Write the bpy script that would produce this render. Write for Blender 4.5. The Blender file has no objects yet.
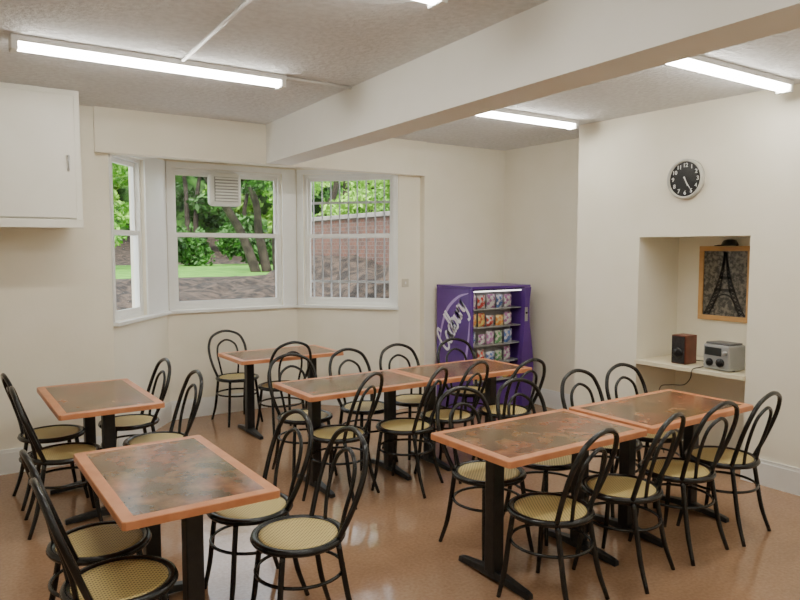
import bpy, math, random
from mathutils import Vector, Matrix
random.seed(7)
C = bpy.context.scene.collection

# ------------------------------------------------------------------ materials
def mat(name, col, rough=0.5, col2=None, scale=8.0, bump=0.0, bscale=None, metal=0.0, detail=4, spec=0.5, lo=0.35, hi=0.65):
    m = bpy.data.materials.new(name); m.use_nodes = True
    nt = m.node_tree; b = nt.nodes['Principled BSDF']
    b.inputs['Base Color'].default_value = (*col, 1)
    b.inputs['Roughness'].default_value = rough
    b.inputs['Metallic'].default_value = metal
    b.inputs['Specular IOR Level'].default_value = spec
    tc = nt.nodes.new('ShaderNodeTexCoord')
    if col2 is not None:
        n = nt.nodes.new('ShaderNodeTexNoise'); n.inputs['Scale'].default_value = scale; n.inputs['Detail'].default_value = detail
        r = nt.nodes.new('ShaderNodeValToRGB')
        r.color_ramp.elements[0].position = lo; r.color_ramp.elements[1].position = hi
        r.color_ramp.elements[0].color = (*col, 1); r.color_ramp.elements[1].color = (*col2, 1)
        nt.links.new(tc.outputs['Object'], n.inputs['Vector']); nt.links.new(n.outputs['Fac'], r.inputs['Fac'])
        nt.links.new(r.outputs['Color'], b.inputs['Base Color'])
    if bump > 0:
        n2 = nt.nodes.new('ShaderNodeTexNoise'); n2.inputs['Scale'].default_value = bscale or scale; n2.inputs['Detail'].default_value = 3
        bp = nt.nodes.new('ShaderNodeBump'); bp.inputs['Strength'].default_value = bump; bp.inputs['Distance'].default_value = 0.01
        nt.links.new(tc.outputs['Object'], n2.inputs['Vector']); nt.links.new(n2.outputs['Fac'], bp.inputs['Height'])
        nt.links.new(bp.outputs['Normal'], b.inputs['Normal'])
    return m

def emis(name, col, strength):
    m = bpy.data.materials.new(name); m.use_nodes = True
    nt = m.node_tree; b = nt.nodes['Principled BSDF']
    b.inputs['Base Color'].default_value = (*col, 1)
    b.inputs['Emission Color'].default_value = (*col, 1); b.inputs['Emission Strength'].default_value = strength
    return m

M_wall = mat('wall_paint', (0.89, 0.845, 0.705), 0.6, (0.915, 0.87, 0.745), 3, 0.08, 40)
M_ceil = mat('ceiling_paint', (0.70, 0.71, 0.72), 0.9, (0.80, 0.81, 0.82), 28, 1.0, 32)
M_beam = mat('beam_paint', (0.89, 0.885, 0.83), 0.6, (0.91, 0.905, 0.86), 4, 0.05, 40)
M_trim = mat('gloss_white', (0.88, 0.89, 0.87), 0.3, (0.91, 0.92, 0.90), 5)
M_cup = mat('cupboard_paint', (0.85, 0.83, 0.74), 0.4, (0.88, 0.86, 0.78), 4)
M_black = mat('black_enamel', (0.007, 0.007, 0.008), 0.25, (0.011, 0.011, 0.011), 20)
M_iron = mat('black_iron', (0.008, 0.008, 0.009), 0.4, (0.014, 0.014, 0.014), 30, 0.1, 80)
M_edge = mat('salmon_wood_edge', (0.54, 0.20, 0.085), 0.35, (0.65, 0.28, 0.13), 12, lo=0.3, hi=0.7)
M_white = mat('white_plastic', (0.8, 0.8, 0.78), 0.4, (0.83, 0.83, 0.81), 6)
M_vent = mat('cream_plastic', (0.74, 0.74, 0.69), 0.45, (0.78, 0.78, 0.73), 6)
M_steel = mat('steel', (0.55, 0.55, 0.56), 0.3, (0.6, 0.6, 0.6), 10, metal=0.8)
M_silver = mat('silver_plastic', (0.35, 0.36, 0.36), 0.35, (0.4, 0.4, 0.4), 10, metal=0.3)
M_purple = mat('purple_laminate', (0.085, 0.025, 0.22), 0.3, (0.11, 0.035, 0.28), 3)
M_wood = mat('pale_wood', (0.60, 0.33, 0.12), 0.4, (0.70, 0.42, 0.18), 9, lo=0.3, hi=0.7)
M_redwood = mat('red_wood', (0.13, 0.035, 0.018), 0.4, (0.19, 0.05, 0.028), 12)
M_shelf = mat('cream_shelf', (0.82, 0.75, 0.53), 0.35, (0.86, 0.79, 0.59), 6)
M_tube = emis('lamp_diffuser', (1.0, 0.97, 0.88), 43.0)
M_soil = mat('soil', (0.014, 0.009, 0.006), 0.95, (0.085, 0.056, 0.038), 7, 1.0, 14, detail=10, lo=0.42, hi=0.60)
M_grass = mat('grass', (0.06, 0.22, 0.010), 0.9, (0.14, 0.37, 0.028), 3, 0.8, 30, detail=8)
M_bark = mat('bark', (0.022, 0.016, 0.011), 0.9, (0.07, 0.052, 0.038), 6, 0.8, 12)
M_leafd = mat('leaf_dark', (0.010, 0.045, 0.006), 0.6, (0.08, 0.24, 0.03), 1.4)
M_leafl = mat('leaf_light', (0.08, 0.25, 0.015), 0.6, (0.34, 0.62, 0.08), 1.8)
M_hedge = mat('hedge_dark', (0.008, 0.025, 0.004), 0.9, (0.05, 0.15, 0.018), 2.5, detail=9)
M_coping = mat('stone_coping', (0.24, 0.22, 0.20), 0.8, (0.36, 0.33, 0.30), 6)
M_bar = mat('grey_bar_paint', (0.38, 0.38, 0.40), 0.5, (0.46, 0.46, 0.48), 20)

def floor_mat():
    m = bpy.data.materials.new('floor_vinyl'); m.use_nodes = True; nt = m.node_tree; b = nt.nodes['Principled BSDF']
    tc = nt.nodes.new('ShaderNodeTexCoord')
    v = nt.nodes.new('ShaderNodeTexNoise'); v.inputs['Scale'].default_value = 55; v.inputs['Detail'].default_value = 3
    n = nt.nodes.new('ShaderNodeTexNoise'); n.inputs['Scale'].default_value = 3.5; n.inputs['Detail'].default_value = 8
    r1 = nt.nodes.new('ShaderNodeValToRGB'); e = r1.color_ramp.elements
    e[0].position = 0.3; e[0].color = (0.345, 0.205, 0.120, 1); e[1].position = 0.7; e[1].color = (0.420, 0.262, 0.162, 1)
    mx = nt.nodes.new('ShaderNodeMixRGB'); mx.blend_type = 'MULTIPLY'; mx.inputs['Fac'].default_value = 0.30
    r2 = nt.nodes.new('ShaderNodeValToRGB'); r2.color_ramp.elements[0].position = 0.3; r2.color_ramp.elements[1].position = 0.7
    r2.color_ramp.elements[0].color = (0.6, 0.57, 0.54, 1)
    nt.links.new(tc.outputs['Object'], v.inputs['Vector']); nt.links.new(tc.outputs['Object'], n.inputs['Vector'])
    nt.links.new(v.outputs['Fac'], r1.inputs['Fac']); nt.links.new(n.outputs['Fac'], r2.inputs['Fac'])
    nt.links.new(r1.outputs['Color'], mx.inputs[1]); nt.links.new(r2.outputs['Color'], mx.inputs[2])
    nt.links.new(mx.outputs['Color'], b.inputs['Base Color'])
    b.inputs['Roughness'].default_value = 0.12
    n3 = nt.nodes.new('ShaderNodeTexNoise'); n3.inputs['Scale'].default_value = 7
    bp = nt.nodes.new('ShaderNodeBump'); bp.inputs['Strength'].default_value = 0.14; bp.inputs['Distance'].default_value = 0.01
    nt.links.new(tc.outputs['Object'], n3.inputs['Vector']); nt.links.new(n3.outputs['Fac'], bp.inputs['Height']); nt.links.new(bp.outputs['Normal'], b.inputs['Normal'])
    return m
M_floor = floor_mat()

def marble_mat():
    m = bpy.data.materials.new('mottled_laminate'); m.use_nodes = True; nt = m.node_tree; b = nt.nodes['Principled BSDF']
    tc = nt.nodes.new('ShaderNodeTexCoord')
    n = nt.nodes.new('ShaderNodeTexNoise'); n.inputs['Scale'].default_value = 7.0; n.inputs['Detail'].default_value = 12
    n.inputs['Roughness'].default_value = 0.62
    r = nt.nodes.new('ShaderNodeValToRGB'); cr = r.color_ramp
    cr.elements[0].position = 0.28; cr.elements[0].color = (0.055, 0.030, 0.018, 1)
    cr.elements[1].position = 0.74; cr.elements[1].color = (0.40, 0.20, 0.10, 1)
    a = cr.elements.new(0.50); a.color = (0.20, 0.088, 0.044, 1)
    n2 = nt.nodes.new('ShaderNodeTexNoise'); n2.inputs['Scale'].default_value = 3.6; n2.inputs['Detail'].default_value = 5
    r2 = nt.nodes.new('ShaderNodeValToRGB'); r2.color_ramp.elements[0].position = 0.38; r2.color_ramp.elements[1].position = 0.62
    r2.color_ramp.elements[0].color = (0.72, 0.95, 0.70, 1); r2.color_ramp.elements[1].color = (1.0, 0.74, 0.60, 1)
    mx = nt.nodes.new('ShaderNodeMixRGB'); mx.blend_type = 'MULTIPLY'; mx.inputs['Fac'].default_value = 0.9
    nt.links.new(tc.outputs['Object'], n.inputs['Vector']); nt.links.new(n.outputs['Fac'], r.inputs['Fac'])
    nt.links.new(tc.outputs['Object'], n2.inputs['Vector']); nt.links.new(n2.outputs['Fac'], r2.inputs['Fac'])
    nt.links.new(r.outputs['Color'], mx.inputs[1]); nt.links.new(r2.outputs['Color'], mx.inputs[2])
    nt.links.new(mx.outputs['Color'], b.inputs['Base Color']); b.inputs['Roughness'].default_value = 0.20
    return m
M_marble = marble_mat()

def cane_mat():
    m = bpy.data.materials.new('woven_cane'); m.use_nodes = True; nt = m.node_tree; b = nt.nodes['Principled BSDF']
    tc = nt.nodes.new('ShaderNodeTexCoord')
    outs = []
    for rot in (0.785, -0.785):
        mp = nt.nodes.new('ShaderNodeMapping'); mp.inputs['Rotation'].default_value = (0, 0, rot)
        w = nt.nodes.new('ShaderNodeTexWave'); w.inputs['Scale'].default_value = 22
        nt.links.new(tc.outputs['Object'], mp.inputs['Vector']); nt.links.new(mp.outputs['Vector'], w.inputs['Vector'])
        outs.append(w)
    mm = nt.nodes.new('ShaderNodeMath'); mm.operation = 'MAXIMUM'
    nt.links.new(outs[0].outputs['Fac'], mm.inputs[0]); nt.links.new(outs[1].outputs['Fac'], mm.inputs[1])
    r = nt.nodes.new('ShaderNodeValToRGB'); r.color_ramp.elements[0].position = 0.25; r.color_ramp.elements[1].position = 0.6
    r.color_ramp.elements[0].color = (0.12, 0.085, 0.02, 1); r.color_ramp.elements[1].color = (0.66, 0.52, 0.21, 1)
    nt.links.new(mm.outputs[0], r.inputs['Fac']); nt.links.new(r.outputs['Color'], b.inputs['Base Color'])
    bp = nt.nodes.new('ShaderNodeBump'); bp.inputs['Strength'].default_value = 0.4; bp.inputs['Distance'].default_value = 0.003
    nt.links.new(mm.outputs[0], bp.inputs['Height']); nt.links.new(bp.outputs['Normal'], b.inputs['Normal'])
    b.inputs['Roughness'].default_value = 0.5
    return m
M_cane = cane_mat()

def brick_mat():
    m = bpy.data.materials.new('garden_brick'); m.use_nodes = True; nt = m.node_tree; b = nt.nodes['Principled BSDF']
    tc = nt.nodes.new('ShaderNodeTexCoord')
    sx = nt.nodes.new('ShaderNodeSeparateXYZ'); cx = nt.nodes.new('ShaderNodeCombineXYZ')
    k = nt.nodes.new('ShaderNodeTexBrick'); k.inputs['Scale'].default_value = 4.2
    k.inputs['Color1'].default_value = (0.18, 0.075, 0.050, 1); k.inputs['Color2'].default_value = (0.095, 0.055, 0.045, 1)
    k.inputs['Mortar'].default_value = (0.18, 0.15, 0.13, 1); k.inputs['Mortar Size'].default_value = 0.02
    nt.links.new(tc.outputs['Object'], sx.inputs[0]); nt.links.new(sx.outputs['Y'], cx.inputs['X']); nt.links.new(sx.outputs['Z'], cx.inputs['Y'])
    nt.links.new(cx.outputs[0], k.inputs['Vector']); nt.links.new(k.outputs['Color'], b.inputs['Base Color'])
    b.inputs['Roughness'].default_value = 0.85
    return m
M_brick = brick_mat()

def glass_mat(name='window_glass', tint=(0.97, 0.98, 0.97)):
    m = bpy.data.materials.new(name); m.use_nodes = True; nt = m.node_tree
    nt.nodes.clear(); o = nt.nodes.new('ShaderNodeOutputMaterial'); mx = nt.nodes.new('ShaderNodeMixShader')
    t = nt.nodes.new('ShaderNodeBsdfTransparent'); t.inputs[0].default_value = (*tint, 1)
    g = nt.nodes.new('ShaderNodeBsdfGlossy'); g.inputs['Roughness'].default_value = 0.15
    mx.inputs[0].default_value = 0.012
    nt.links.new(t.outputs[0], mx.inputs[1]); nt.links.new(g.outputs[0], mx.inputs[2]); nt.links.new(mx.outputs[0], o.inputs[0])
    return m
M_glass = glass_mat()

# ------------------------------------------------------------------ mesh builder
def smooth_path(pts, k=6, closed=False):
    pts = [Vector(p) for p in pts]; n = len(pts); out = []
    rng = n if closed else n - 1
    for i in range(rng):
        p1, p2 = pts[i], pts[(i+1) % n]
        p0 = pts[(i-1) % n] if (closed or i > 0) else p1 * 2 - p2
        p3 = pts[(i+2) % n] if (closed or i + 2 < n) else p2 * 2 - p1
        for j in range(k):
            t = j / k
            out.append(0.5 * ((2*p1) + (p2-p0)*t + (2*p0-5*p1+4*p2-p3)*t*t + (3*p1-p0-3*p2+p3)*t**3))
    if not closed: out.append(pts[-1])
    return out

class MB:
    def __init__(s): s.v = []; s.f = []; s.m = []; s.s = []
    def add(s, vs, fs, mi=0, sm=False):
        o = len(s.v); s.v += [tuple(x) for x in vs]
        for f in fs: s.f.append([i+o for i in f]); s.m.append(mi); s.s.append(sm)
        return s
    def box(s, x0, x1, y0, y1, z0, z1, mi=0, M=None):
        vs = [Vector(p) for p in ((x0,y0,z0),(x1,y0,z0),(x1,y1,z0),(x0,y1,z0),(x0,y0,z1),(x1,y0,z1),(x1,y1,z1),(x0,y1,z1))]
        if M: vs = [M @ v for v in vs]
        return s.add(vs, [(0,3,2,1),(4,5,6,7),(0,1,5,4),(1,2,6,5),(2,3,7,6),(3,0,4,7)], mi)
    def tube(s, path, r, n=8, closed=False, mi=0, flat=1.0):
        path = [Vector(p) for p in path]; N = len(path)
        rs = r if isinstance(r, (list, tuple)) else [r]*N
        tang = []
        for i in range(N):
            a = path[(i-1) % N] if (closed or i > 0) else path[i]
            b = path[(i+1) % N] if (closed or i < N-1) else path[i]
            tang.append((b-a).normalized())
        up = Vector((0,0,1)) if abs(tang[0].z) < 0.9 else Vector((0,1,0))
        nrm = (up - tang[0]*up.dot(tang[0])).normalized(); vs = []
        for i in range(N):
            nrm = (nrm - tang[i]*nrm.dot(tang[i])).normalized(); bi = tang[i].cross(nrm)
            for j in range(n):
                a = 2*math.pi*j/n
                vs.append(path[i] + (nrm*math.cos(a)*flat + bi*math.sin(a))*rs[i])
        fs = []
        for i in range(N if closed else N-1):
            for j in range(n):
                a = i*n+j; b = i*n+(j+1) % n; i2 = (i+1) % N
                fs.append((a, b, i2*n+(j+1) % n, i2*n+j))
        s.add(vs, fs, mi, True)
        if not closed:
            o = len(s.v) - len(vs)
            s.f.append([o+j for j in range(n)][::-1]); s.m.append(mi); s.s.append(False)
            s.f.append([o+(N-1)*n+j for j in range(n)]); s.m.append(mi); s.s.append(False)
        return s
    def lathe(s, prof, n=32, M=None, mi=0, sm=True):
        vs = []
        for (r, z) in prof:
            for j in range(n):
                a = 2*math.pi*j/n; vs.append(Vector((r*math.cos(a), r*math.sin(a), z)))
        if M: vs = [M @ v for v in vs]
        fs = []
        for i in range(len(prof)-1):
            for j in range(n):
                fs.append((i*n+j, i*n+(j+1) % n, (i+1)*n+(j+1) % n, (i+1)*n+j))
        fs.append([j for j in range(n)][::-1]); fs.append([(len(prof)-1)*n+j for j in range(n)])
        return s.add(vs, fs, mi, sm)
    def obj(s, name, mats, parent=None, bevel=0, loc=None, rot=None, segs=2):
        me = bpy.data.meshes.new(name); me.from_pydata(s.v, [], s.f)
        if not isinstance(mats, (list, tuple)): mats = [mats]
        for m in mats: me.materials.append(m)
        for p, mi, sm in zip(me.polygons, s.m, s.s): p.material_index = mi; p.use_smooth = sm
        me.update()
        o = bpy.data.objects.new(name, me); C.objects.link(o)
        if parent: o.parent = parent
        if loc: o.location = loc
        if rot: o.rotation_euler = rot
        if bevel:
            b = o.modifiers.new('bevel', 'BEVEL'); b.width = bevel; b.segments = segs; b.limit_method = 'ANGLE'
        return o

def empty(name, loc, rotz=0, label=None, cat=None, group=None):
    e = bpy.data.objects.new(name, None); e.empty_display_size = 0.1; C.objects.link(e)
    e.location = loc; e.rotation_euler = (0, 0, rotz)
    if label: e['label'] = label
    if cat: e['category'] = cat
    if group: e['group'] = group
    return e
def tag(o, label, cat, group=None):
    o['label'] = label; o['category'] = cat
    if group: o['group'] = group
    return o
def struct(o): o['kind'] = 'structure'; return o

def text_mesh(txt, name, size, material, parent, loc, rot, shear=0, ext=0.001, bold=0.0):
    cu = bpy.data.curves.new(name, 'FONT'); cu.body = txt; cu.size = size; cu.align_x = 'CENTER'; cu.align_y = 'CENTER'
    cu.extrude = ext; cu.shear = shear; cu.offset = bold
    t = bpy.data.objects.new(name + '_tmp', cu); C.objects.link(t)
    bpy.context.view_layer.update()
    dg = bpy.context.evaluated_depsgraph_get()
    me = bpy.data.meshes.new_from_object(t.evaluated_get(dg))
    bpy.data.objects.remove(t, do_unlink=True)
    me.materials.clear(); me.materials.append(material)
    o = bpy.data.objects.new(name, me); C.objects.link(o)
    o.parent = parent; o.location = loc; o.rotation_euler = rot
    return o

def copy_tree(root, kids, loc, rotz):
    r = root.copy(); C.objects.link(r); r.location = loc; r.rotation_euler = (0, 0, rotz)
    for k in kids:
        c = k.copy(); c.parent = r; C.objects.link(c)
    return r

# ------------------------------------------------------------------ room shell
CH = 2.85; WX = 4.98; AX = 5.54; BY = 6.0
def sbox(name, m, *a, bevel=0):
    return struct(MB().box(*a).obj(name, m, bevel=bevel))
fl = MB()
poly = [(-1.7,-1.9),(AX+0.12,-1.9),(AX+0.12,6.1),(4.20,6.1),(3.45,7.05),(1.87,7.05),(1.17,6.1),(-1.7,6.1)]
n = len(poly)
fl.add([(x,y,0) for x,y in poly]+[(x,y,-0.1) for x,y in poly], [list(range(n)), list(range(2*n-1,n-1,-1))]+[(i,i+n,(i+1)%n+n,(i+1)%n) for i in range(n)])
struct(fl.obj('floor', M_floor))
sbox('ceiling', M_ceil, -1.7, AX+0.12, -1.9, 6.1, CH, CH+0.12)
sbox('wall_left', M_wall, -1.7, -1.58, -1.9, 6.0, 0, CH)
sbox('wall_rear', M_wall, -1.58, AX+0.12, -1.9, -1.78, 0, CH)
bw = MB().box(-1.7, 1.13, BY, BY+0.2, 0, CH)
struct(bw.obj('wall_back_left', M_wall))
sbox('wall_back_right', M_wall, 4.40, AX+0.12, BY, BY+0.2, 0, CH)
sbox('wall_bay_bulkhead', M_wall, 1.13, 4.40, BY-0.025, BY+0.1, 2.495, CH)
sbox('wall_alcove', M_wall, AX, AX+0.12, 4.40, BY, 0, CH)
# chimney breast with niche
NY0, NY1, NZ = 2.76, 3.72, 1.82
cb = MB()
cb.box(WX, AX+0.12, NY1, 4.40, 0, CH)
cb.box(WX, AX+0.12, -1.78, NY0, 0, CH)
cb.box(WX, AX+0.12, NY0, NY1, NZ, CH)
cb.box(AX, AX+0.12, NY0, NY1, 0, NZ)
struct(cb.obj('wall_right', M_wall))
# bay walls
def seg(name, p0, p1, w0, w1, zb, zt, ztop, e0=0.0, e1=0.0, th=0.14):
    p0 = Vector((*p0, 0)); p1 = Vector((*p1, 0)); d = (p1-p0); L = d.length; d.normalize()
    nr = Vector((-d.y, d.x, 0))
    M = Matrix(((d.x, nr.x, 0, p0.x), (d.y, nr.y, 0, p0.y), (0, 0, 1, 0), (0, 0, 0, 1)))
    a, b = w0*L, w1*L
    mb = MB()
    mb.box(-e0, L+e1, 0, th, 0, zb, M=M); mb.box(-e0, L+e1, 0, th, zt, ztop, M=M)
    mb.box(-e0, a, 0, th, zb, zt, M=M); mb.box(b, L+e1, 0, th, zb, zt, M=M)
    struct(mb.obj(name, M_wall))
    return M, a, b, L
SZ, HZ, BT = 1.11, 2.53, 2.60
B0, B1, B2, B3 = (1.25, 6.08), (1.95, 6.98), (3.37, 6.98), (4.12, 6.08)
segs = [seg('wall_bay_left', B0, B1, 0.03, 0.58, SZ, HZ, BT, 0, 0.1),
        seg('wall_bay_center', B1, B2, 0.045, 0.88, SZ, HZ, BT, 0.08, 0.08),
        seg('wall_bay_right', B2, B3, 0.07, 0.95, SZ, HZ, BT, 0.1, 0)]
sbox('wall_bay_return_left', M_wall, 1.0, 1.25, BY+0.08, BY+0.2, 0, BT)
sbox('wall_bay_return_right', M_wall, 4.12, 4.5, BY+0.08, BY+0.2, 0, BT)
cp = [(1.0,6.1),(4.5,6.1),(4.35,6.25),(3.5,7.2),(1.8,7.2),(1.0,6.25)]
bc = MB(); k = len(cp)
bc.add([(x,y,BT) for x,y in cp]+[(x,y,BT+0.15) for x,y in cp], [list(range(k))[::-1], list(range(k,2*k))]+[(i,(i+1)%k,(i+1)%k+k,i+k) for i in range(k)])
struct(bc.obj('ceiling_bay', M_wall))

# windows
for i, (M, a, b, L) in enumerate(segs):
    mb = MB(); y0, y1 = 0.03, 0.10; z0, z1 = SZ, HZ; zm = 1.86
    fw = 0.03
    mb.box(a, a+fw, y0, y1, z0, z1, M=M); mb.box(b-fw, b, y0, y1, z0, z1, M=M)
    mb.box(a+fw, b-fw, y0, y1, z1-fw, z1, M=M); mb.box(a+fw, b-fw, y0, y1, z0, z0+0.03, M=M)
    for (sy0, sy1, sz0, sz1, br) in ((0.068, 0.095, zm-0.02, z1-fw, 0.04), (0.038, 0.066, z0+0.03, zm+0.025, 0.05)):
        s = 0.03; ia, ib = a+fw, b-fw
        mb.box(ia, ia+s, sy0, sy1, sz0, sz1, M=M); mb.box(ib-s, ib, sy0, sy1, sz0, sz1, M=M)
        mb.box(ia+s, ib-s, sy0, sy1, sz0, sz0+br, M=M); mb.box(ia+s, ib-s, sy0, sy1, sz1-0.04, sz1, M=M)
        ym = (sy0+sy1)/2
        mb.add([M @ Vector(p) for p in ((ia+s, ym, sz0+br), (ib-s, ym, sz0+br), (ib-s, ym, sz1-0.04), (ia+s, ym, sz1-0.04))], [(0,1,2,3)], 1)
    struct(mb.obj('window_%d' % (i+1), [M_trim, M_glass]))
    tr = MB()
    la = a-0.035 if i == 0 else 0.012
    rb = b+0.05 if i == 2 else L-0.012
    tr.box(la, a, -0.015, -0.0005, z0, z1, M=M); tr.box(b, rb, -0.015, -0.0005, z0, z1, M=M)
    tr.box(la, rb, -0.015, -0.0005, z1, z1+0.05, M=M)
    struct(tr.obj('trim_%d' % (i+1), M_trim))
    sl = MB().box(-0.0, L, -0.045, 0.03, z0-0.035, z0-0.001, M=M)
    struct(sl.obj('trim_%d' % (i+11), M_trim, bevel=0.006))

# beam (slightly skew)
bm_ = MB()
def bx(y): return 2.59 - 0.055*(6.0-y)
ya, yb = -1.78, 6.0
vs = []
for z in (2.50, CH):
    vs += [(bx(ya), ya, z), (bx(ya)+0.25, ya, z), (bx(yb)+0.25, yb, z), (bx(yb), yb, z)]
bm_.add(vs, [(0,3,2,1),(4,5,6,7),(0,1,5,4),(1,2,6,5),(2,3,7,6),(3,0,4,7)])
struct(bm_.obj('ceiling_beam', M_beam))

# baseboards
def base(name, p0, p1):
    p0 = Vector((*p0, 0)); p1 = Vector((*p1, 0)); d = p1-p0; L = d.length; d.normalize(); nr = Vector((-d.y, d.x, 0))
    M = Matrix(((d.x, nr.x, 0, p0.x), (d.y, nr.y, 0, p0.y), (0, 0, 1, 0), (0, 0, 0, 1)))
    mb = MB().box(0, L, -0.018, 0, 0, 0.165, M=M).box(0, L, -0.012, 0, 0.165, 0.19, M=M)
    struct(mb.obj(name, M_trim))
base('baseboard_back_left', (-1.58, BY), (1.13, BY)); base('baseboard_bay_left', B0, B1); base('baseboard_bay_center', B1, B2)
base('baseboard_bay_right', B2, B3); base('baseboard_back_right', (4.40, BY), (AX, BY)); base('baseboard_alcove', (AX, BY), (AX, 4.4))
base('baseboard_right_far', (WX, 4.4), (WX, NY1)); base('baseboard_right_near', (WX, NY0), (WX, -1.78)); base('baseboard_left', (-1.58, -1.78), (-1.58, BY))

# ------------------------------------------------------------------ chair
def make_chair(loc, rz, label, group):
    e = empty('dining_chair', loc, rz, label, 'chair', group)
    kids = []
    Z = 0.455
    rim = MB(); prof = [(0.172, Z-0.024), (0.205, Z-0.026), (0.213, Z-0.013), (0.207, Z+0.001), (0.192, Z+0.004), (0.176, Z-0.002), (0.172, Z-0.024)]
    vs, fs, N = [], [], 40
    for (r, z) in prof[:-1]:
        for j in range(N):
            a = 2*math.pi*j/N; q = 1+0.02*math.sin(a)
            vs.append((r*q*math.cos(a), r*math.sin(a), z))
    P = len(prof)-1
    for i in range(P):
        for j in range(N): fs.append((i*N+j, i*N+(j+1) % N, ((i+1) % P)*N+(j+1) % N, ((i+1) % P)*N+j))
    rim.add(vs, fs, 0, True); kids.append(rim.obj('seat_rim', M_black, e))
    seat = MB().lathe([(0.175, Z-0.015), (0.177, Z-0.003), (0.15, Z-0.005), (0.08, Z-0.009), (0.02, Z-0.010)], 36)
    o = seat.obj('woven_seat', M_cane, e); o['label'] = 'tan woven cane seat panel'; kids.append(o)
    hoop = smooth_path([(0.150,-0.125,Z-0.01),(0.180,-0.165,0.55),(0.197,-0.205,0.66),(0.188,-0.240,0.76),(0.135,-0.266,0.845),(0.0,-0.280,0.885),
                        (-0.135,-0.266,0.845),(-0.188,-0.240,0.76),(-0.197,-0.205,0.66),(-0.180,-0.165,0.55),(-0.150,-0.125,Z-0.01)], 5)
    kids.append(MB().tube(hoop, 0.013, 8).obj('backrest', M_black, e))
    inner = smooth_path([(0.085,-0.168,Z-0.005),(0.100,-0.185,0.55),(0.110,-0.215,0.66),(0.088,-0.240,0.75),(0.0,-0.255,0.795),
                         (-0.088,-0.240,0.75),(-0.110,-0.215,0.66),(-0.100,-0.185,0.55),(-0.085,-0.168,Z-0.005)], 5)
    kids.append(MB().tube(inner, 0.010, 8).obj('inner_hoop', M_black, e))
    for sx in (1, -1):
        f = smooth_path([(sx*0.135,0.125,Z-0.02),(sx*0.148,0.140,0.30),(sx*0.160,0.155,0.14),(sx*0.178,0.178,0.0)], 4)
        kids.append(MB().tube(f, [0.0135]*(len(f)-4)+[0.0125,0.012,0.0115,0.011], 8).obj('leg', M_black, e))
        f = smooth_path([(sx*0.145,-0.128,Z-0.02),(sx*0.150,-0.150,0.30),(sx*0.158,-0.180,0.14),(sx*0.175,-0.225,0.0)], 4)
        kids.append(MB().tube(f, [0.0135]*(len(f)-4)+[0.0125,0.012,0.0115,0.011], 8).obj('leg', M_black, e))
    ring = [(0.197*math.cos(2*math.pi*j/36), -0.005+0.197*math.sin(2*math.pi*j/36), 0.29) for j in range(36)]
    kids.append(MB().tube(ring, 0.0085, 6, closed=True).obj('ring_stretcher', M_black, e))
    return e, kids

L1 = 'black bentwood-style cafe chair with round cane seat at single table'
L2 = 'black bentwood-style cafe chair with cane seat at two joined tables'
chairs = [ # x, y, facing deg, label
 (1.32,2.75,176,L1),(1.27,3.19,180,L1),(0.57,3.17,2,L1),(0.56,2.735,0,L1),
 (0.66,5.26,3,L1),(0.66,4.70,-3,L1),(1.18,5.30,180,L1),(1.21,4.66,178,L1),
 (2.50,6.56,-86,'black cafe chair with cane seat below the bay window'),(2.68,5.92,90,L1),
 (2.33,4.72,-92,L2),(2.88,4.72,-85,L2),(3.36,4.72,-90,L2),(3.99,4.74,-95,L2),
 (2.30,4.14,122,L2),(2.80,4.05,122,L2),(3.25,4.13,110,L2),(3.72,4.00,96,L2),
 (2.60,2.92,-91,L2),(3.08,2.93,-90,L2),(3.67,2.94,-88,L2),(4.11,2.93,-92,L2),
 (2.48,2.33,102,L2),(3.02,2.33,104,L2),(3.54,2.35,92,L2),(3.99,2.34,96,L2)]
ch, kids = make_chair((chairs[0][0], chairs[0][1], 0), math.radians(chairs[0][2]-90), L1, 'cafe chairs')
for (x, y, a, lb) in chairs[1:]:
    r = copy_tree(ch, kids, (x, y, 0), math.radians(a-90)); r['label'] = lb

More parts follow.
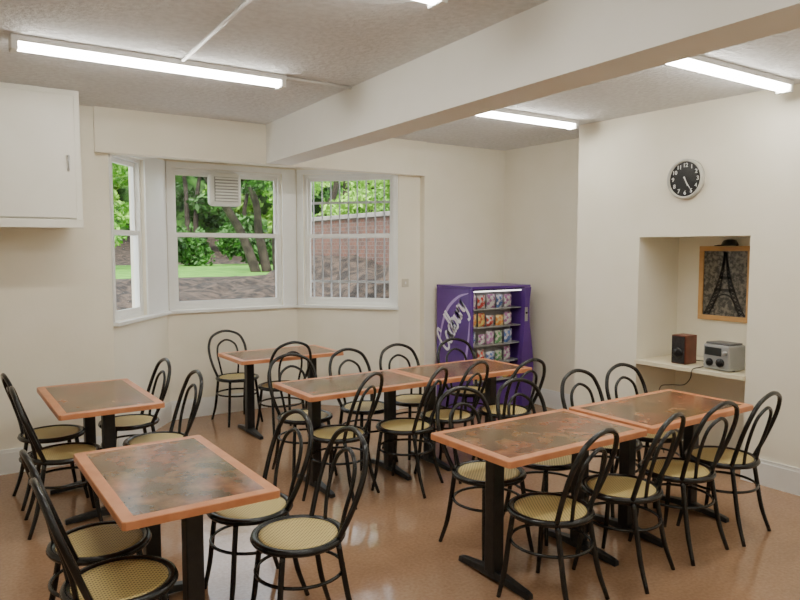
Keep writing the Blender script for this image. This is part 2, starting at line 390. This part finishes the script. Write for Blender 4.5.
# ------------------------------------------------------------------ table (length along local X)
TL, TW, TH = 1.03, 0.62, 0.735
def make_table(loc, rz, label):
    e = empty('dining_table', loc, rz, label, 'table', 'mottled cafe tables'); kids = []
    mb = MB(); a, b = TL/2, TW/2; c = 0.012; i = 0.05; z0, z1 = TH-0.032, TH
    def ring(ex, ey, z, c): return [(-ex+c,-ey,z),(ex-c,-ey,z),(ex,-ey+c,z),(ex,ey-c,z),(ex-c,ey,z),(-ex+c,ey,z),(-ex,ey-c,z),(-ex,-ey+c,z)]
    R = ring(a, b, z0, c)+ring(a, b, z1-0.003, c)+ring(a-0.003, b-0.003, z1, c)+ring(a-i, b-i, z1, 0.002)
    fs = [list(range(8))[::-1]]
    for k in range(3):
        for j in range(8): fs.append((k*8+j, k*8+(j+1) % 8, (k+1)*8+(j+1) % 8, (k+1)*8+j))
    mb.add(R, fs, 0); mb.add(ring(a-i, b-i, z1, 0.002), [list(range(8))], 1)
    kids.append(mb.obj('tabletop', [M_edge, M_marble], e))
    for sx in (-1, 1):
        x = sx*(a-0.19)
        kids.append(MB().box(x-0.036, x+0.036, -0.036, 0.036, 0.04, z0-0.012).obj('column', M_iron, e, bevel=0.006))
        kids.append(MB().box(x-0.09, x+0.09, -0.16, 0.16, z0-0.012, z0-0.0005).obj('support_plate', M_iron, e, bevel=0.003))
        f = MB(); P = [(-0.27,0.0,0.028,0.02),(-0.24,0.004,0.034,0.024),(-0.10,0.016,0.050,0.03),(0,0.02,0.062,0.042),(0.10,0.016,0.050,0.03),(0.24,0.004,0.034,0.024),(0.27,0.0,0.028,0.02)]
        vs = []
        for (y, zb, zt, w) in P: vs += [(x-w,y,zb),(x+w,y,zb),(x+w*0.8,y,zt),(x-w*0.8,y,zt)]
        fs = [(0,1,2,3), (24,27,26,25)]
        for k in range(6):
            for j in range(4): fs.append((k*4+j, (k+1)*4+j, (k+1)*4+(j+1) % 4, k*4+(j+1) % 4))
        f.add(vs, fs)
        kids.append(f.obj('foot', M_iron, e, bevel=0.004))
    return e, kids
LS = 'rectangular cafe table with mottled brown top and salmon edge'
LJ = 'mottled brown cafe table with salmon edge, pushed against another table'
T, tk = make_table((0.848, 3.083, 0), math.pi/2, LS)
for (x, y, rz, lb) in [(0.91, 4.99, math.pi/2, LS), (2.75, 6.06, 0, LS), (2.575, 4.40, 0, LJ), (3.607, 4.40, 0, LJ),
                       (2.70, 2.62, 0, LJ), (3.772, 2.62, 0, LJ)]:
    r = copy_tree(T, tk, (x, y, 0), rz); r['label'] = lb

# ------------------------------------------------------------------ ceiling lights
def make_light(loc, L=1.54):
    e = empty('ceiling_light', loc, 0, 'long white fluorescent batten light fixed to ceiling', 'ceiling light', 'fluorescent battens')
    kids = [MB().box(-L/2, L/2, -0.05, 0.05, -0.035, -0.0005).obj('housing', M_white, e, bevel=0.004)]
    d = MB(); n = 8; vs = []; xs = (-L/2+0.02, L/2-0.02)
    for x in xs:
        for j in range(n+1):
            a = math.pi*j/n; vs.append((x, 0.045*math.cos(a), -0.0355-0.04*math.sin(a)))
    d.add(vs, [(j, j+1, n+1+j+1, n+1+j) for j in range(n)], 0, True); d.add(vs[:n+1], [list(range(n+1))]); d.add(vs[n+1:], [list(range(n+1))[::-1]])
    kids.append(d.obj('diffuser', M_tube, e))
    for sx in (-1, 1): kids.append(MB().box(sx*L/2-0.018, sx*L/2+0.018, -0.053, 0.053, -0.08, -0.001).obj('end_cap', M_white, e, bevel=0.006))
    return e, kids
lt, lk = make_light((1.19, 4.27, CH))
for (x, y) in [(3.98, 4.27), (1.10, 2.46), (4.06, 2.48), (1.1, 0.3), (3.9, 0.3)]:  # final pair hangs out of view, added as fill light from the camera side
    copy_tree(lt, lk, (x, y, CH), 0)
def conduit(p0, p1, lb):
    o = MB().tube([p0, p1], 0.010, 8).obj('cable_conduit', M_white); tag(o, lb, 'conduit')
conduit((1.30, 4.21, CH-0.0105), (1.22, 2.52, CH-0.0105), 'thin white cable conduit along ceiling between lights')
conduit((1.985, 4.25, CH-0.0105), (2.48, 4.25, CH-0.0105), 'short white conduit from ceiling light to beam')

# ------------------------------------------------------------------ cupboard
CX0, CX1, CYF = -0.75, 0.94, 5.45
cu = empty('wall_cupboard', (0.1, 5.98, 1.90), 0, 'cream painted wall cupboard high against ceiling', 'cupboard')
ox, oy, oz = 0.1, 5.98, 1.90
b = MB().box(CX0-ox, CX1-ox, CYF-oy+0.02, 0.018, 0, CH-oz-0.002); b.obj('body', M_cup, cu, bevel=0.004)
MB().box(CX0-ox, CX1-ox, CYF-oy-0.012, CYF-oy+0.019, -0.03, 0.03).obj('bottom_rail', M_cup, cu, bevel=0.004)
for (xa, xb, hs) in ((CX0+0.03, 0.09, -1), (0.10, 0.90, 1)):
    d = MB().box(xa-ox, xb-ox, CYF-oy-0.006, CYF-oy+0.019, 0.04, CH-oz-0.04)
    dd = d.obj('door', M_cup, cu, bevel=0.006)
    hx = xb-ox-0.05 if hs == 1 else xa-ox+0.05
    MB().tube(smooth_path([(hx, CYF-oy-0.007, 0.38), (hx, CYF-oy-0.034, 0.39), (hx, CYF-oy-0.034, 0.47), (hx, CYF-oy-0.007, 0.48)], 4), 0.008, 6).obj('handle', M_steel, dd)['label'] = 'small steel pull handle'

# ------------------------------------------------------------------ niche contents
sh = MB().box(WX-0.03, AX-0.001, NY0+0.001, NY1-0.001, 0.745, 0.78).obj('niche_shelf', M_shelf, bevel=0.004)
tag(sh, 'cream shelf board fitted across wall niche', 'shelf')
SZt = 0.781
sp = empty('speaker', (5.14, 3.37, SZt), 0, 'small reddish wooden bookshelf speaker with black front', 'speaker')
MB().box(-0.085, 0.07, -0.065, 0.065, 0, 0.235).obj('cabinet', M_redwood, sp, bevel=0.004)
MB().box(-0.095, -0.0855, -0.058, 0.058, 0.008, 0.227).obj('grille', mat('speaker_cloth', (0.015,0.012,0.012), 0.9, (0.03,0.025,0.025), 60), sp, bevel=0.003)
MX = Matrix.Translation((-0.0955, 0, 0.09)) @ Matrix.Rotation(-math.pi/2, 4, 'Y')
MB().lathe([(0.048, 0), (0.046, 0.006), (0.02, 0.002), (0.01, 0.003)], 24, MX).obj('cone', M_black, sp)
st = empty('stereo', (5.10, 3.005, SZt), math.radians(-8), 'silver compact stereo system with dials and disc slot', 'stereo')
MB().box(-0.09, 0.10, -0.118, 0.118, 0.006, 0.20).obj('body', M_silver, st, bevel=0.012)
MB().box(-0.094, -0.0905, -0.05, 0.10, 0.115, 0.178).obj('display', mat('display_dark', (0.02,0.03,0.03), 0.15, (0.03,0.04,0.04), 4), st)
MB().box(-0.080, 0.08, -0.105, 0.105, 0.2005, 0.215).obj('lid', mat('lid_grey', (0.12,0.12,0.125), 0.3, (0.15,0.15,0.15), 6), st, bevel=0.006)
for (dy, z, r) in ((0.052, 0.06, 0.030), (-0.045, 0.065, 0.034), (-0.085, 0.145, 0.017)):
    MB().lathe([(r, 0), (r, 0.014), (r*0.85, 0.018), (r*0.3, 0.018)], 24, Matrix.Translation((-0.0905, dy, z)) @ Matrix.Rotation(-math.pi/2, 4, 'Y')).obj('dial', M_black if r > 0.02 else M_steel, st)
for dy in (-0.09, 0.09): MB().lathe([(0.012, 0), (0.012, 0.0065), (0.005, 0.0065)], 12, Matrix.Translation((0, dy, 0))).obj('rubber_foot', M_black, st)
cb_ = MB().tube(smooth_path([(5.23, 3.36, 0.80), (5.30, 3.25, 0.79), (5.20, 3.17, 0.787), (5.0, 3.15, 0.786), (4.93, 3.16, 0.775), (4.935, 3.18, 0.70), (4.94, 3.24, 0.64), (4.94, 3.36, 0.62), (4.95, 3.46, 0.58), (5.0, 3.5, 0.4), (5.05, 3.5, 0.1), (5.06, 3.48, 0.005)], 6), 0.004, 6).obj('power_cord', M_black)
tag(cb_, 'thin black power cord drooping over shelf edge', 'cable')

# framed picture
pf = empty('framed_picture', (AX-0.001, 3.27, 1.43), 0, 'wooden framed picture of dark lattice tower over city', 'picture')
w, h, t = 0.235, 0.315, 0.042
fr = MB(); fr.box(-0.022, 0, -w, w, h-t, h).box(-0.022, 0, -w, w, -h, -h+t).box(-0.022, 0, -w, -w+t, -h+t, h-t).box(-0.022, 0, w-t, w, -h+t, h-t)
fr.obj('frame', M_wood, pf, bevel=0.004)
MB().box(-0.010, -0.002, -w+t, w-t, -h+t, h-t).obj('print', mat('poster_grey', (0.06,0.058,0.05), 0.35, (0.22,0.20,0.165), 38, detail=12, lo=0.42, hi=0.62), pf)
M_tow = mat('tower_ink', (0.010,0.010,0.011), 0.4, (0.035,0.03,0.026), 30)
tw = MB()
def line2(p, q, r):
    p = Vector(p); q = Vector(q); d = (q-p).normalized(); s_ = Vector((-d.y, d.x))*r
    tw.add([(-0.0112, *(p-s_)), (-0.0112, *(p+s_)), (-0.0112, *(q+s_)), (-0.0112, *(q-s_))], [(0,1,2,3)])
def legx(z):
    t_ = max(0, min(1, (0.27-z)/0.54))
    xo = 0.012+0.17*t_**1.7; xi = 0.002+0.085*t_**1.5 if t_ < 0.62 else 0.002+0.085*t_**1.5+0.05*(t_-0.62)/0.38
    return xo, min(xi, xo-0.004)
N_ = 16; zs_ = [0.265-0.53*i/N_ for i in range(N_+1)]
for sgn in (-1, 1):
    for i in range(N_):
        (o0, i0), (o1, i1) = legx(zs_[i]), legx(zs_[i+1])
        line2((sgn*o0, zs_[i]), (sgn*o1, zs_[i+1]), 0.007); line2((sgn*i0, zs_[i]), (sgn*i1, zs_[i+1]), 0.006)
        line2((sgn*o0, zs_[i]), (sgn*i1, zs_[i+1]), 0.0045); line2((sgn*i0, zs_[i]), (sgn*o1, zs_[i+1]), 0.0045)
for z, q in ((0.05, 0.055), (-0.055, 0.095)): line2((-q, z), (q, z), 0.012)
for i in range(10):
    a0, a1 = math.pi*i/10, math.pi*(i+1)/10
    line2((0.10*math.cos(a0), -0.22+0.13*math.sin(a0)), (0.10*math.cos(a1), -0.22+0.13*math.sin(a1)), 0.006)
tw.obj('tower_image', M_tow, pf)
cap = empty('black_cap', (AX-0.05, 3.20, 1.7455), 0, 'small black cap resting on top of picture frame', 'cap')
MB().lathe([(0.065,0.0),(0.066,0.015),(0.05,0.045),(0.02,0.055)], 20, Matrix.Translation((-0.025,0,0))).obj('crown', M_black, cap)
MB().lathe([(0.06,0.0),(0.062,0.004),(0.03,0.010)], 20, Matrix.Translation((-0.045,0.055,0)) ).obj('peak', M_black, cap)

# clock
ck = empty('wall_clock', (WX-0.0005, 3.29, 2.27), 0, 'round wall clock, black dial, white numerals, pale rim', 'clock')
RX = Matrix.Rotation(-math.pi/2, 4, 'Y')
MB().lathe([(0.158, 0), (0.158, 0.03), (0.150, 0.042), (0.140, 0.042), (0.136, 0.03), (0.136, 0.0)], 48, RX).obj('rim', mat('clock_rim', (0.55,0.54,0.48), 0.4, (0.58,0.57,0.51), 6), ck)
MB().lathe([(0.137, 0.016), (0.137, 0.022), (0.01, 0.0221)], 48, RX, sm=False).obj('dial', M_black, ck)
for i in range(12):
    a = 2*math.pi*(i+1)/12
    text_mesh(str(i+1), 'numeral', 0.044, M_white, ck, (-0.0235, -0.108*math.sin(a), 0.108*math.cos(a)), (math.pi/2, 0, -math.pi/2), bold=0.0008)
def hand(ang, L, w, nm, x):
    a = math.radians(ang); d = Vector((0, -math.sin(a), math.cos(a))); s = Vector((0, math.cos(a), math.sin(a)))
    p = [-d*0.02-s*w, -d*0.02+s*w, d*L+s*w*0.4, d*L-s*w*0.4]
    vs = [Vector((x,0,0))+q for q in p]+[Vector((x-0.0015,0,0))+q for q in p]
    MB().add(vs, [(0,1,2,3),(7,6,5,4),(0,4,5,1),(1,5,6,2),(2,6,7,3),(3,7,4,0)]).obj(nm, M_white, ck)
hand(157, 0.06, 0.006, 'hour_hand', -0.026); hand(148, 0.09, 0.0045, 'minute_hand', -0.029)

# light switch
sw = empty('light_switch', (4.20, 6.079, 1.36), 0, 'off-white square wall light switch beside bay window', 'switch')
MB().box(-0.043, 0.043, -0.010, 0, -0.043, 0.043).obj('plate', mat('beige_plastic', (0.60,0.56,0.45), 0.4, (0.62,0.58,0.47), 5), sw, bevel=0.003)
MB().box(-0.008, 0.008, -0.015, -0.0102, -0.014, 0.014).obj('rocker', M_white, sw, bevel=0.001)

# extractor fan on centre window
ef = empty('extractor_fan', (2.56, 6.99, 2.33), 0, 'cream rounded square extractor fan mounted in window pane', 'fan')
MB().box(-0.17, 0.17, -0.055, 0.06, -0.17, 0.17).obj('housing', M_vent, ef, bevel=0.045, segs=5)
MB().box(-0.125, 0.125, -0.061, -0.0555, -0.125, 0.125).obj('grille_back', mat('fan_grey', (0.30,0.30,0.28), 0.5, (0.34,0.34,0.32), 5), ef)
lv = MB()
for i in range(8): lv.box(-0.12, 0.12, -0.078, -0.062, -0.118+i*0.031, -0.118+i*0.031+0.019)
lv.obj('louver_slats', M_vent, ef, bevel=0.003)

# ------------------------------------------------------------------ vending machine
VX0, VX1, VY0, VY1, VH = 4.53, 5.32, 5.37, 5.95, 1.34
vm = empty('vending_machine', (VX0, VY0, 0), 0, 'purple snack vending machine with script lettering on side', 'vending machine')
W, D = VX1-VX0, VY1-VY0
b = MB(); t = 0.04
b.box(0, t, 0.03, D, 0.03, VH-0.025); b.box(W-t, W, 0.03, D, 0.03, VH-0.025); b.box(t, W-t, D-0.03, D, 0.03, VH-0.025)
b.box(t, W-t, 0.03, D-0.03, VH-0.05, VH-0.025); b.box(t, W-t, 0.03, D-0.03, 0.03, 0.30)
b.obj('cabinet', M_purple, vm, bevel=0.004)
tp = []; nn = 12
for z in (VH-0.0245, VH):
    tp += [(-0.006+(W+0.026)*i/nn, -0.02-0.035*math.sin(math.pi*i/nn), z) for i in range(nn+1)]+[(W+0.02, D, z), (-0.006, D, z)]
K = nn+3
MB().add(tp, [list(range(K))[::-1], list(range(K, 2*K))]+[(i, (i+1) % K, (i+1) % K+K, i+K) for i in range(K)]).obj('top_panel', M_purple, vm, bevel=0.004)
MB().box(0.03, W-0.03, 0.06, D-0.02, 0.0, 0.0295).obj('plinth', M_black, vm)
MB().box(0, 0.03, 0.0, 0.029, 0.03, VH-0.025).obj('front_trim', M_purple, vm, bevel=0.005)
MB().box(0.031, W-0.2, 0.0, 0.029, 0.03, 0.30).obj('lower_panel', M_purple, vm, bevel=0.005)
n = 24; vs = []
for i in range(n+1):
    z = 0.03+(VH-0.056)*i/n
    xl = W-0.09-0.025*math.sin(z*4.2); xr = W+0.03+0.035*math.sin(z*5.0-0.6)
    vs += [(xl, -0.03, z), (xr, -0.03, z), (xr, 0.029, z), (xl, 0.029, z)]
fs = [(3,2,1,0), (4*n, 4*n+1, 4*n+2, 4*n+3)]
for i in range(n):
    for j in range(4): fs.append((4*i+j, 4*i+(j+1) % 4, 4*i+4+(j+1) % 4, 4*i+4+j))
MB().add(vs, fs).obj('curved_side_trim', M_purple, vm)
M_dark = mat('machine_interior', (0.55,0.53,0.54), 0.5, (0.60,0.58,0.59), 5)
MB().box(t, W-t, D-0.35, D-0.031, 0.30, VH-0.06).obj('back_liner', M_dark, vm)
zs = [0.34, 0.53, 0.72, 0.91, 1.10]
for z in zs: MB().box(t+0.001, W-t-0.001, 0.06, D-0.352, z-0.012, z).obj('shelf', M_silver, vm)
MB().box(t+0.02, W-t-0.02, 0.035, 0.05, VH-0.063, VH-0.0505).obj('light_strip', emis('strip', (1,0.97,0.9), 3.0), vm)
MB().box(W-0.075, W-0.035, -0.036, -0.0305, 0.95, 1.10).obj('coin_panel', M_silver, vm, bevel=0.002)
MB().box(W-0.068, W-0.042, -0.040, -0.0365, 1.03, 1.05).obj('coin_slot', M_black, vm)
# flowing script lettering on the side, reading upward
M_lav = mat('white_ink', (0.82,0.78,0.90), 0.4, (0.86,0.82,0.93), 4)
strokes = [
 [(1.25,1.6),(1.0,2.1),(0.5,1.95),(0.1,1.1),(0.15,0.25),(0.6,0.0),(1.05,0.15),(1.3,0.5)],
 [(2.3,0.85),(1.9,1.05),(1.5,0.6),(1.6,0.08),(2.0,0.08),(2.3,0.55),(2.34,1.0)],[(2.34,1.0),(2.3,0.35),(2.45,0.02),(2.7,0.3)],
 [(3.45,0.85),(3.05,1.05),(2.65,0.6),(2.75,0.08),(3.15,0.08),(3.45,0.55)],[(3.6,2.15),(3.48,1.2),(3.45,0.35),(3.6,0.02),(3.85,0.3)],
 [(4.1,2.15),(4.0,1.2),(3.98,0.1)],[(3.98,0.5),(4.1,0.9),(4.45,1.0),(4.72,0.55),(4.5,0.05),(4.1,0.02),(3.98,0.3)],
 [(4.98,1.0),(4.96,0.35),(5.2,0.0),(5.55,0.3),(5.66,1.0)],[(5.66,1.0),(5.62,0.3),(5.8,0.02),(5.98,0.2)],
 [(6.12,1.0),(6.12,0.02)],[(6.12,0.5),(6.3,0.95),(6.6,1.0)],
 [(6.85,1.0),(6.85,0.35),(7.05,0.05),(7.4,0.4),(7.5,1.0)],[(7.5,1.0),(7.4,-0.2),(7.05,-0.8),(6.55,-0.75)]]
ang = math.radians(58); sc = 0.076; lm = MB()
CYL, CZL = D*0.50, 0.93
def side(p):
    q = Matrix.Rotation(ang, 3, 'Z') @ p
    return (-0.003, CYL-q.x, CZL+q.y)
for st_ in strokes:
    p2 = [Vector((x+0.18*y-4.0, 1.65*(y-0.6), 0))*sc for x, y in st_]
    p3 = [side(p) for p in smooth_path(p2, 6)]
    lm.tube(p3, 0.0155, 8)
lm.v = [(-0.0008-0.003*(1 if x < -0.003 else 0), y, z) for x, y, z in lm.v]
lm.obj('script_lettering', M_lav, vm)['label'] = 'white script lettering reading Cadbury'
vio = mat('lilac_ink', (0.42,0.28,0.66), 0.4, (0.46,0.32,0.70), 4)
sw_ = MB()
for pts in ([(0.54,0.55),(0.50,0.85),(0.40,1.08),(0.22,1.22),(0.05,1.27)], [(0.52,0.30),(0.30,0.36),(0.12,0.52),(0.05,0.78),(0.03,1.0)]):
    pth = smooth_path([(-0.0003, D-0.58+y, z) for y, z in pts], 8); N_ = len(pth); vs = []
    for i, p in enumerate(pth):
        q = pth[min(i+1, N_-1)]-pth[max(i-1, 0)]; s_ = Vector((0, -q.z, q.y)).normalized()*(0.004+0.014*math.sin(math.pi*i/(N_-1)))
        a_, b_ = p-s_, p+s_
        for c_ in (a_, b_): c_.y = min(max(c_.y, 0.01), D-0.01)
        vs += [a_, b_]
    sw_.add(vs, [(2*i, 2*i+1, 2*i+3, 2*i+2) for i in range(N_-1)])
sw_.obj('swirl_decoration', vio, vm)
# snack packets
pm = [mat('packet_%d' % i, c, 0.25, c2, 26, lo=0.47, hi=0.53) for i, (c, c2) in enumerate(
     [((0.66,0.64,0.62),(0.35,0.14,0.3)), ((0.50,0.06,0.05),(0.7,0.65,0.6)), ((0.66,0.26,0.06),(0.75,0.62,0.3)), ((0.66,0.52,0.16),(0.5,0.1,0.06)),
      ((0.12,0.30,0.13),(0.6,0.6,0.5)), ((0.10,0.17,0.40),(0.6,0.6,0.65)), ((0.45,0.20,0.40),(0.65,0.6,0.62))])]
cn = ['silver', 'red', 'orange', 'yellow', 'green', 'blue', 'pink']
def packet_mesh(m):
    mb = MB(); nx, nz = 6, 8; w, h, d = 0.055, 0.14, 0.022
    for side_ in (-1, 1):
        vs = []
        for i in range(nx+1):
            for j in range(nz+1):
                u, v = i/nx*2-1, j/nz*2-1
                th = d*(max(0, 1-u**4)*max(0, 1-abs(v)**3))**0.6
                vs.append((u*w, side_*(th+0.0008), (v+1)/2*h))
        fs = [(i*(nz+1)+j, (i+1)*(nz+1)+j, (i+1)*(nz+1)+j+1, i*(nz+1)+j+1) for i in range(nx) for j in range(nz)]
        if side_ > 0: fs = [f[::-1] for f in fs]
        mb.add(vs, fs, 0, True)
    return mb.obj('snack_packet', m)
first = {}
rows = [[2,3,2,6,3],[4,1,5,4,0],[5,0,6,4,5],[2,3,1,2,0],[0,1,0,5,0]]
for r, z in enumerate(zs):
    for c in range(5):
        k = rows[r][c]
        p = (VX0+0.100+c*0.124, VY0+0.10+0.006*((r+c) % 3), z+0.0008)
        if k not in first:
            o = packet_mesh(pm[k]); first[k] = o
        else:
            o = first[k].copy(); C.objects.link(o)
        s_ = random.uniform(0.75, 1.12); o.scale = (random.uniform(0.80, 1.04), 1, s_)
        o.location = p; o.rotation_euler = (0, 0, random.uniform(-0.1, 0.1))
        tag(o, '%s shiny snack packet standing on vending machine shelf' % cn[k], 'snack packet', 'snacks in vending machine')

# ------------------------------------------------------------------ outside
GZ = 1.06
g = MB()
def quadgrid(mb, x0, x1, y0, y1, nx, ny, zf, mi=0):
    vs = [(x0+(x1-x0)*i/nx, y0+(y1-y0)*j/ny, 0) for i in range(nx+1) for j in range(ny+1)]
    vs = [(x, y, zf(x, y)) for x, y, _ in vs]
    mb.add(vs, [(i*(ny+1)+j, (i+1)*(ny+1)+j, (i+1)*(ny+1)+j+1, i*(ny+1)+j+1) for i in range(nx) for j in range(ny)], mi, True)
def sst(t): t = max(0, min(1, t)); return t*t*(3-2*t)
def hz(x, y):
    s = sst((y-7.4)/4.0); k = sst((y-7.35)/0.5)
    z = GZ + 0.17*s + 0.03*(math.sin(x*3.1+y*2.3)+math.sin(x*7.7-y*5.1)+math.sin(x*13.7+y*11.1))*k*(1-sst((y-10.5)/1.5))
    z += 0.42*sst((x-4.3)/1.2)*(1-sst((y-10.0)/2.0))*k
    return z
quadgrid(g, -10, 24, 7.25, 12.05, 150, 30, hz)
quadgrid(g, 4.7, 24, 6.3, 7.25, 20, 2, lambda x, y: GZ)
quadgrid(g, -10, 34, 22.0, 34.0, 60, 12, lambda x, y: 1.2+(y-22)*0.10+0.12*math.sin(x*1.3+y)*sst((y-22)/2))
quadgrid(g, -10, 34, 12.0, 22.1, 10, 8, lambda x, y: 1.225, 1)
struct(g.obj('ground', [M_soil, M_grass]))
hd = MB(); quadgrid(hd, -12, 40, 0, 9, 80, 16, lambda x, y: 0)
hd.v = [(x, 33.5+0.7*math.sin(x*1.7+z*2.1)+0.5*math.sin(x*4.1-z*1.3), 2.2+z) for (x, z, _) in hd.v]
tag(hd.obj('hedge', M_hedge), 'tall dark green hedge behind the trees', 'hedge')
def leaves(mb, c, rad, n, size, squash=1.0):
    for _ in range(n):
        d = Vector((random.gauss(0,1), random.gauss(0,1), random.gauss(0,1))).normalized()*(random.random()**0.4)
        p = Vector(c)+Vector((d.x*rad, d.y*rad, d.z*rad*squash))
        a = Vector((random.uniform(-1,1), random.uniform(-1,1), random.uniform(-1,1))).normalized()
        b_ = a.cross(Vector((random.uniform(-1,1), random.uniform(-1,1), random.uniform(-1,1)))).normalized()
        s = size*random.uniform(0.6, 1.3)
        mb.add([p-a*s, p+b_*s*0.5, p+a*s, p-b_*s*0.5], [(0,1,2,3)])
def tree(x, y, z0, H, spread, light, trunks=1, n=2600, low=2.0, size=0.14, gap=0.32):
    e = empty('tree', (x, y, z0), 0, 'garden tree with %s green leaves' % ('light' if light else 'dark') + (' and several twisting trunks' if trunks > 1 else ''), 'tree')
    for t_ in range(trunks):
        ox_ = (t_-(trunks-1)/2)*gap
        pth = smooth_path([(ox_*0.6, 0, -0.1), (ox_, 0.1, H*0.25), (ox_*1.6+random.uniform(-.2,.2), 0, H*0.5), (ox_*2.4+random.uniform(-.4,.4), 0.1, H*0.8)], 5)
        MB().tube(pth, [0.12-0.07*i/len(pth) for i in range(len(pth))], 8).obj('trunk', M_bark, e)
    mb = MB()
    for k in range(12):
        leaves(mb, (random.uniform(-1,1)*spread, random.uniform(-0.7,0.7)*spread, low+(H-low)*(k+0.5)/12), spread*0.5, n//12, size, 0.5)
    mb.obj('foliage', M_leafl if light else M_leafd, e)
tree(6.4, 14.2, 1.2, 3.4, 1.3, False, 5, 4500, 1.95, 0.065, 0.40)
tree(3.4, 19.0, 1.2, 4.2, 1.5, True, 1, 6500, 0.7, 0.08)
tree(9.6, 17.0, 1.2, 4.6, 1.6, True, 1, 6500, 0.6, 0.08)
tree(7.4, 11.9, 1.2, 3.0, 0.95, True, 1, 7500, 1.0, 0.05)
tree(9.9, 12.6, 1.2, 3.2, 0.9, True, 1, 6500, 1.0, 0.055)
for i, x in enumerate((1.0, 4.6, 8.2, 11.8, 15.4, 19.0, 22.6)):
    tree(x, 25.8+(i % 2)*3.9, 1.45+(i % 2)*0.35, 5.5, 1.75, i % 2 == 1, 2 if i % 2 == 0 else 1, 7000, 0.5, 0.13)
# low planting along the far lawn edge
for (x, y) in ((6.2, 20.4), (8.4, 20.8), (10.6, 20.4)):
    mb = MB()
    for k in range(6): leaves(mb, (x+random.uniform(-.7,.7), y, 1.48+random.uniform(0,.7)), 0.5, 450, 0.08)
    tag(mb.obj('shrub', M_leafd), 'low dark green shrub at lawn edge', 'shrub')
# brick garden wall
gw = empty('garden_wall', (5.7, 9.2, 1.0), 0, 'weathered brown brick garden wall with pale stone coping', 'garden wall')
MB().box(-0.11, 0.11, -2.0, 2.4, 0, 1.20).obj('brickwork', M_brick, gw)
MB().box(-0.15, 0.15, -2.0, 2.42, 1.2005, 1.27).obj('coping', M_coping, gw, bevel=0.01)
# security bars outside right cant window
M, a, b, L = segs[2]
gr = empty('window_grille', (0,0,0), 0, 'pale grey iron security bars outside window', 'window bars')
gr.location = M @ Vector(((a+b)/2, 0.17, SZ)); gr.rotation_euler = (0, 0, math.atan2(B3[1]-B2[1], B3[0]-B2[0]))
hw = (b-a)/2
first_bar = None
for i in range(10):
    x = -hw+0.05+i*(2*hw-0.1)/9
    if first_bar is None: first_bar = MB().tube([(0,0,0.0),(0,0,HZ-SZ-0.02)], 0.008, 6).obj('bar', M_bar, gr); bb = first_bar
    else: bb = first_bar.copy(); C.objects.link(bb)
    bb.location = (x, 0, 0)
for z in (0.25, 1.12): MB().box(-hw, hw, -0.006, 0.006, z-0.013, z+0.013).obj('crossbar', M_bar, gr)

# ------------------------------------------------------------------ world, camera
w = bpy.data.worlds.new('World'); bpy.context.scene.world = w; w.use_nodes = True
w.node_tree.nodes['Background'].inputs[0].default_value = (0.90, 0.95, 1.0, 1); w.node_tree.nodes['Background'].inputs[1].default_value = 4.2
s = bpy.data.lights.new('sun', 'SUN'); s.energy = 5.5; s.angle = math.radians(5); s.color = (1, 0.95, 0.85)
so = bpy.data.objects.new('sun', s); C.objects.link(so); so.rotation_euler = (math.radians(38), 0, math.radians(-40)); so.location = (0, 0, 20)

cam = bpy.data.cameras.new('camera'); cam.sensor_width = 36; cam.lens = 692/800*36
co = bpy.data.objects.new('camera', cam); C.objects.link(co)
co.location = (0, 0, 1.72); co.rotation_euler = (math.radians(90-4.21), 0, math.radians(-34.23))
bpy.context.scene.camera = co
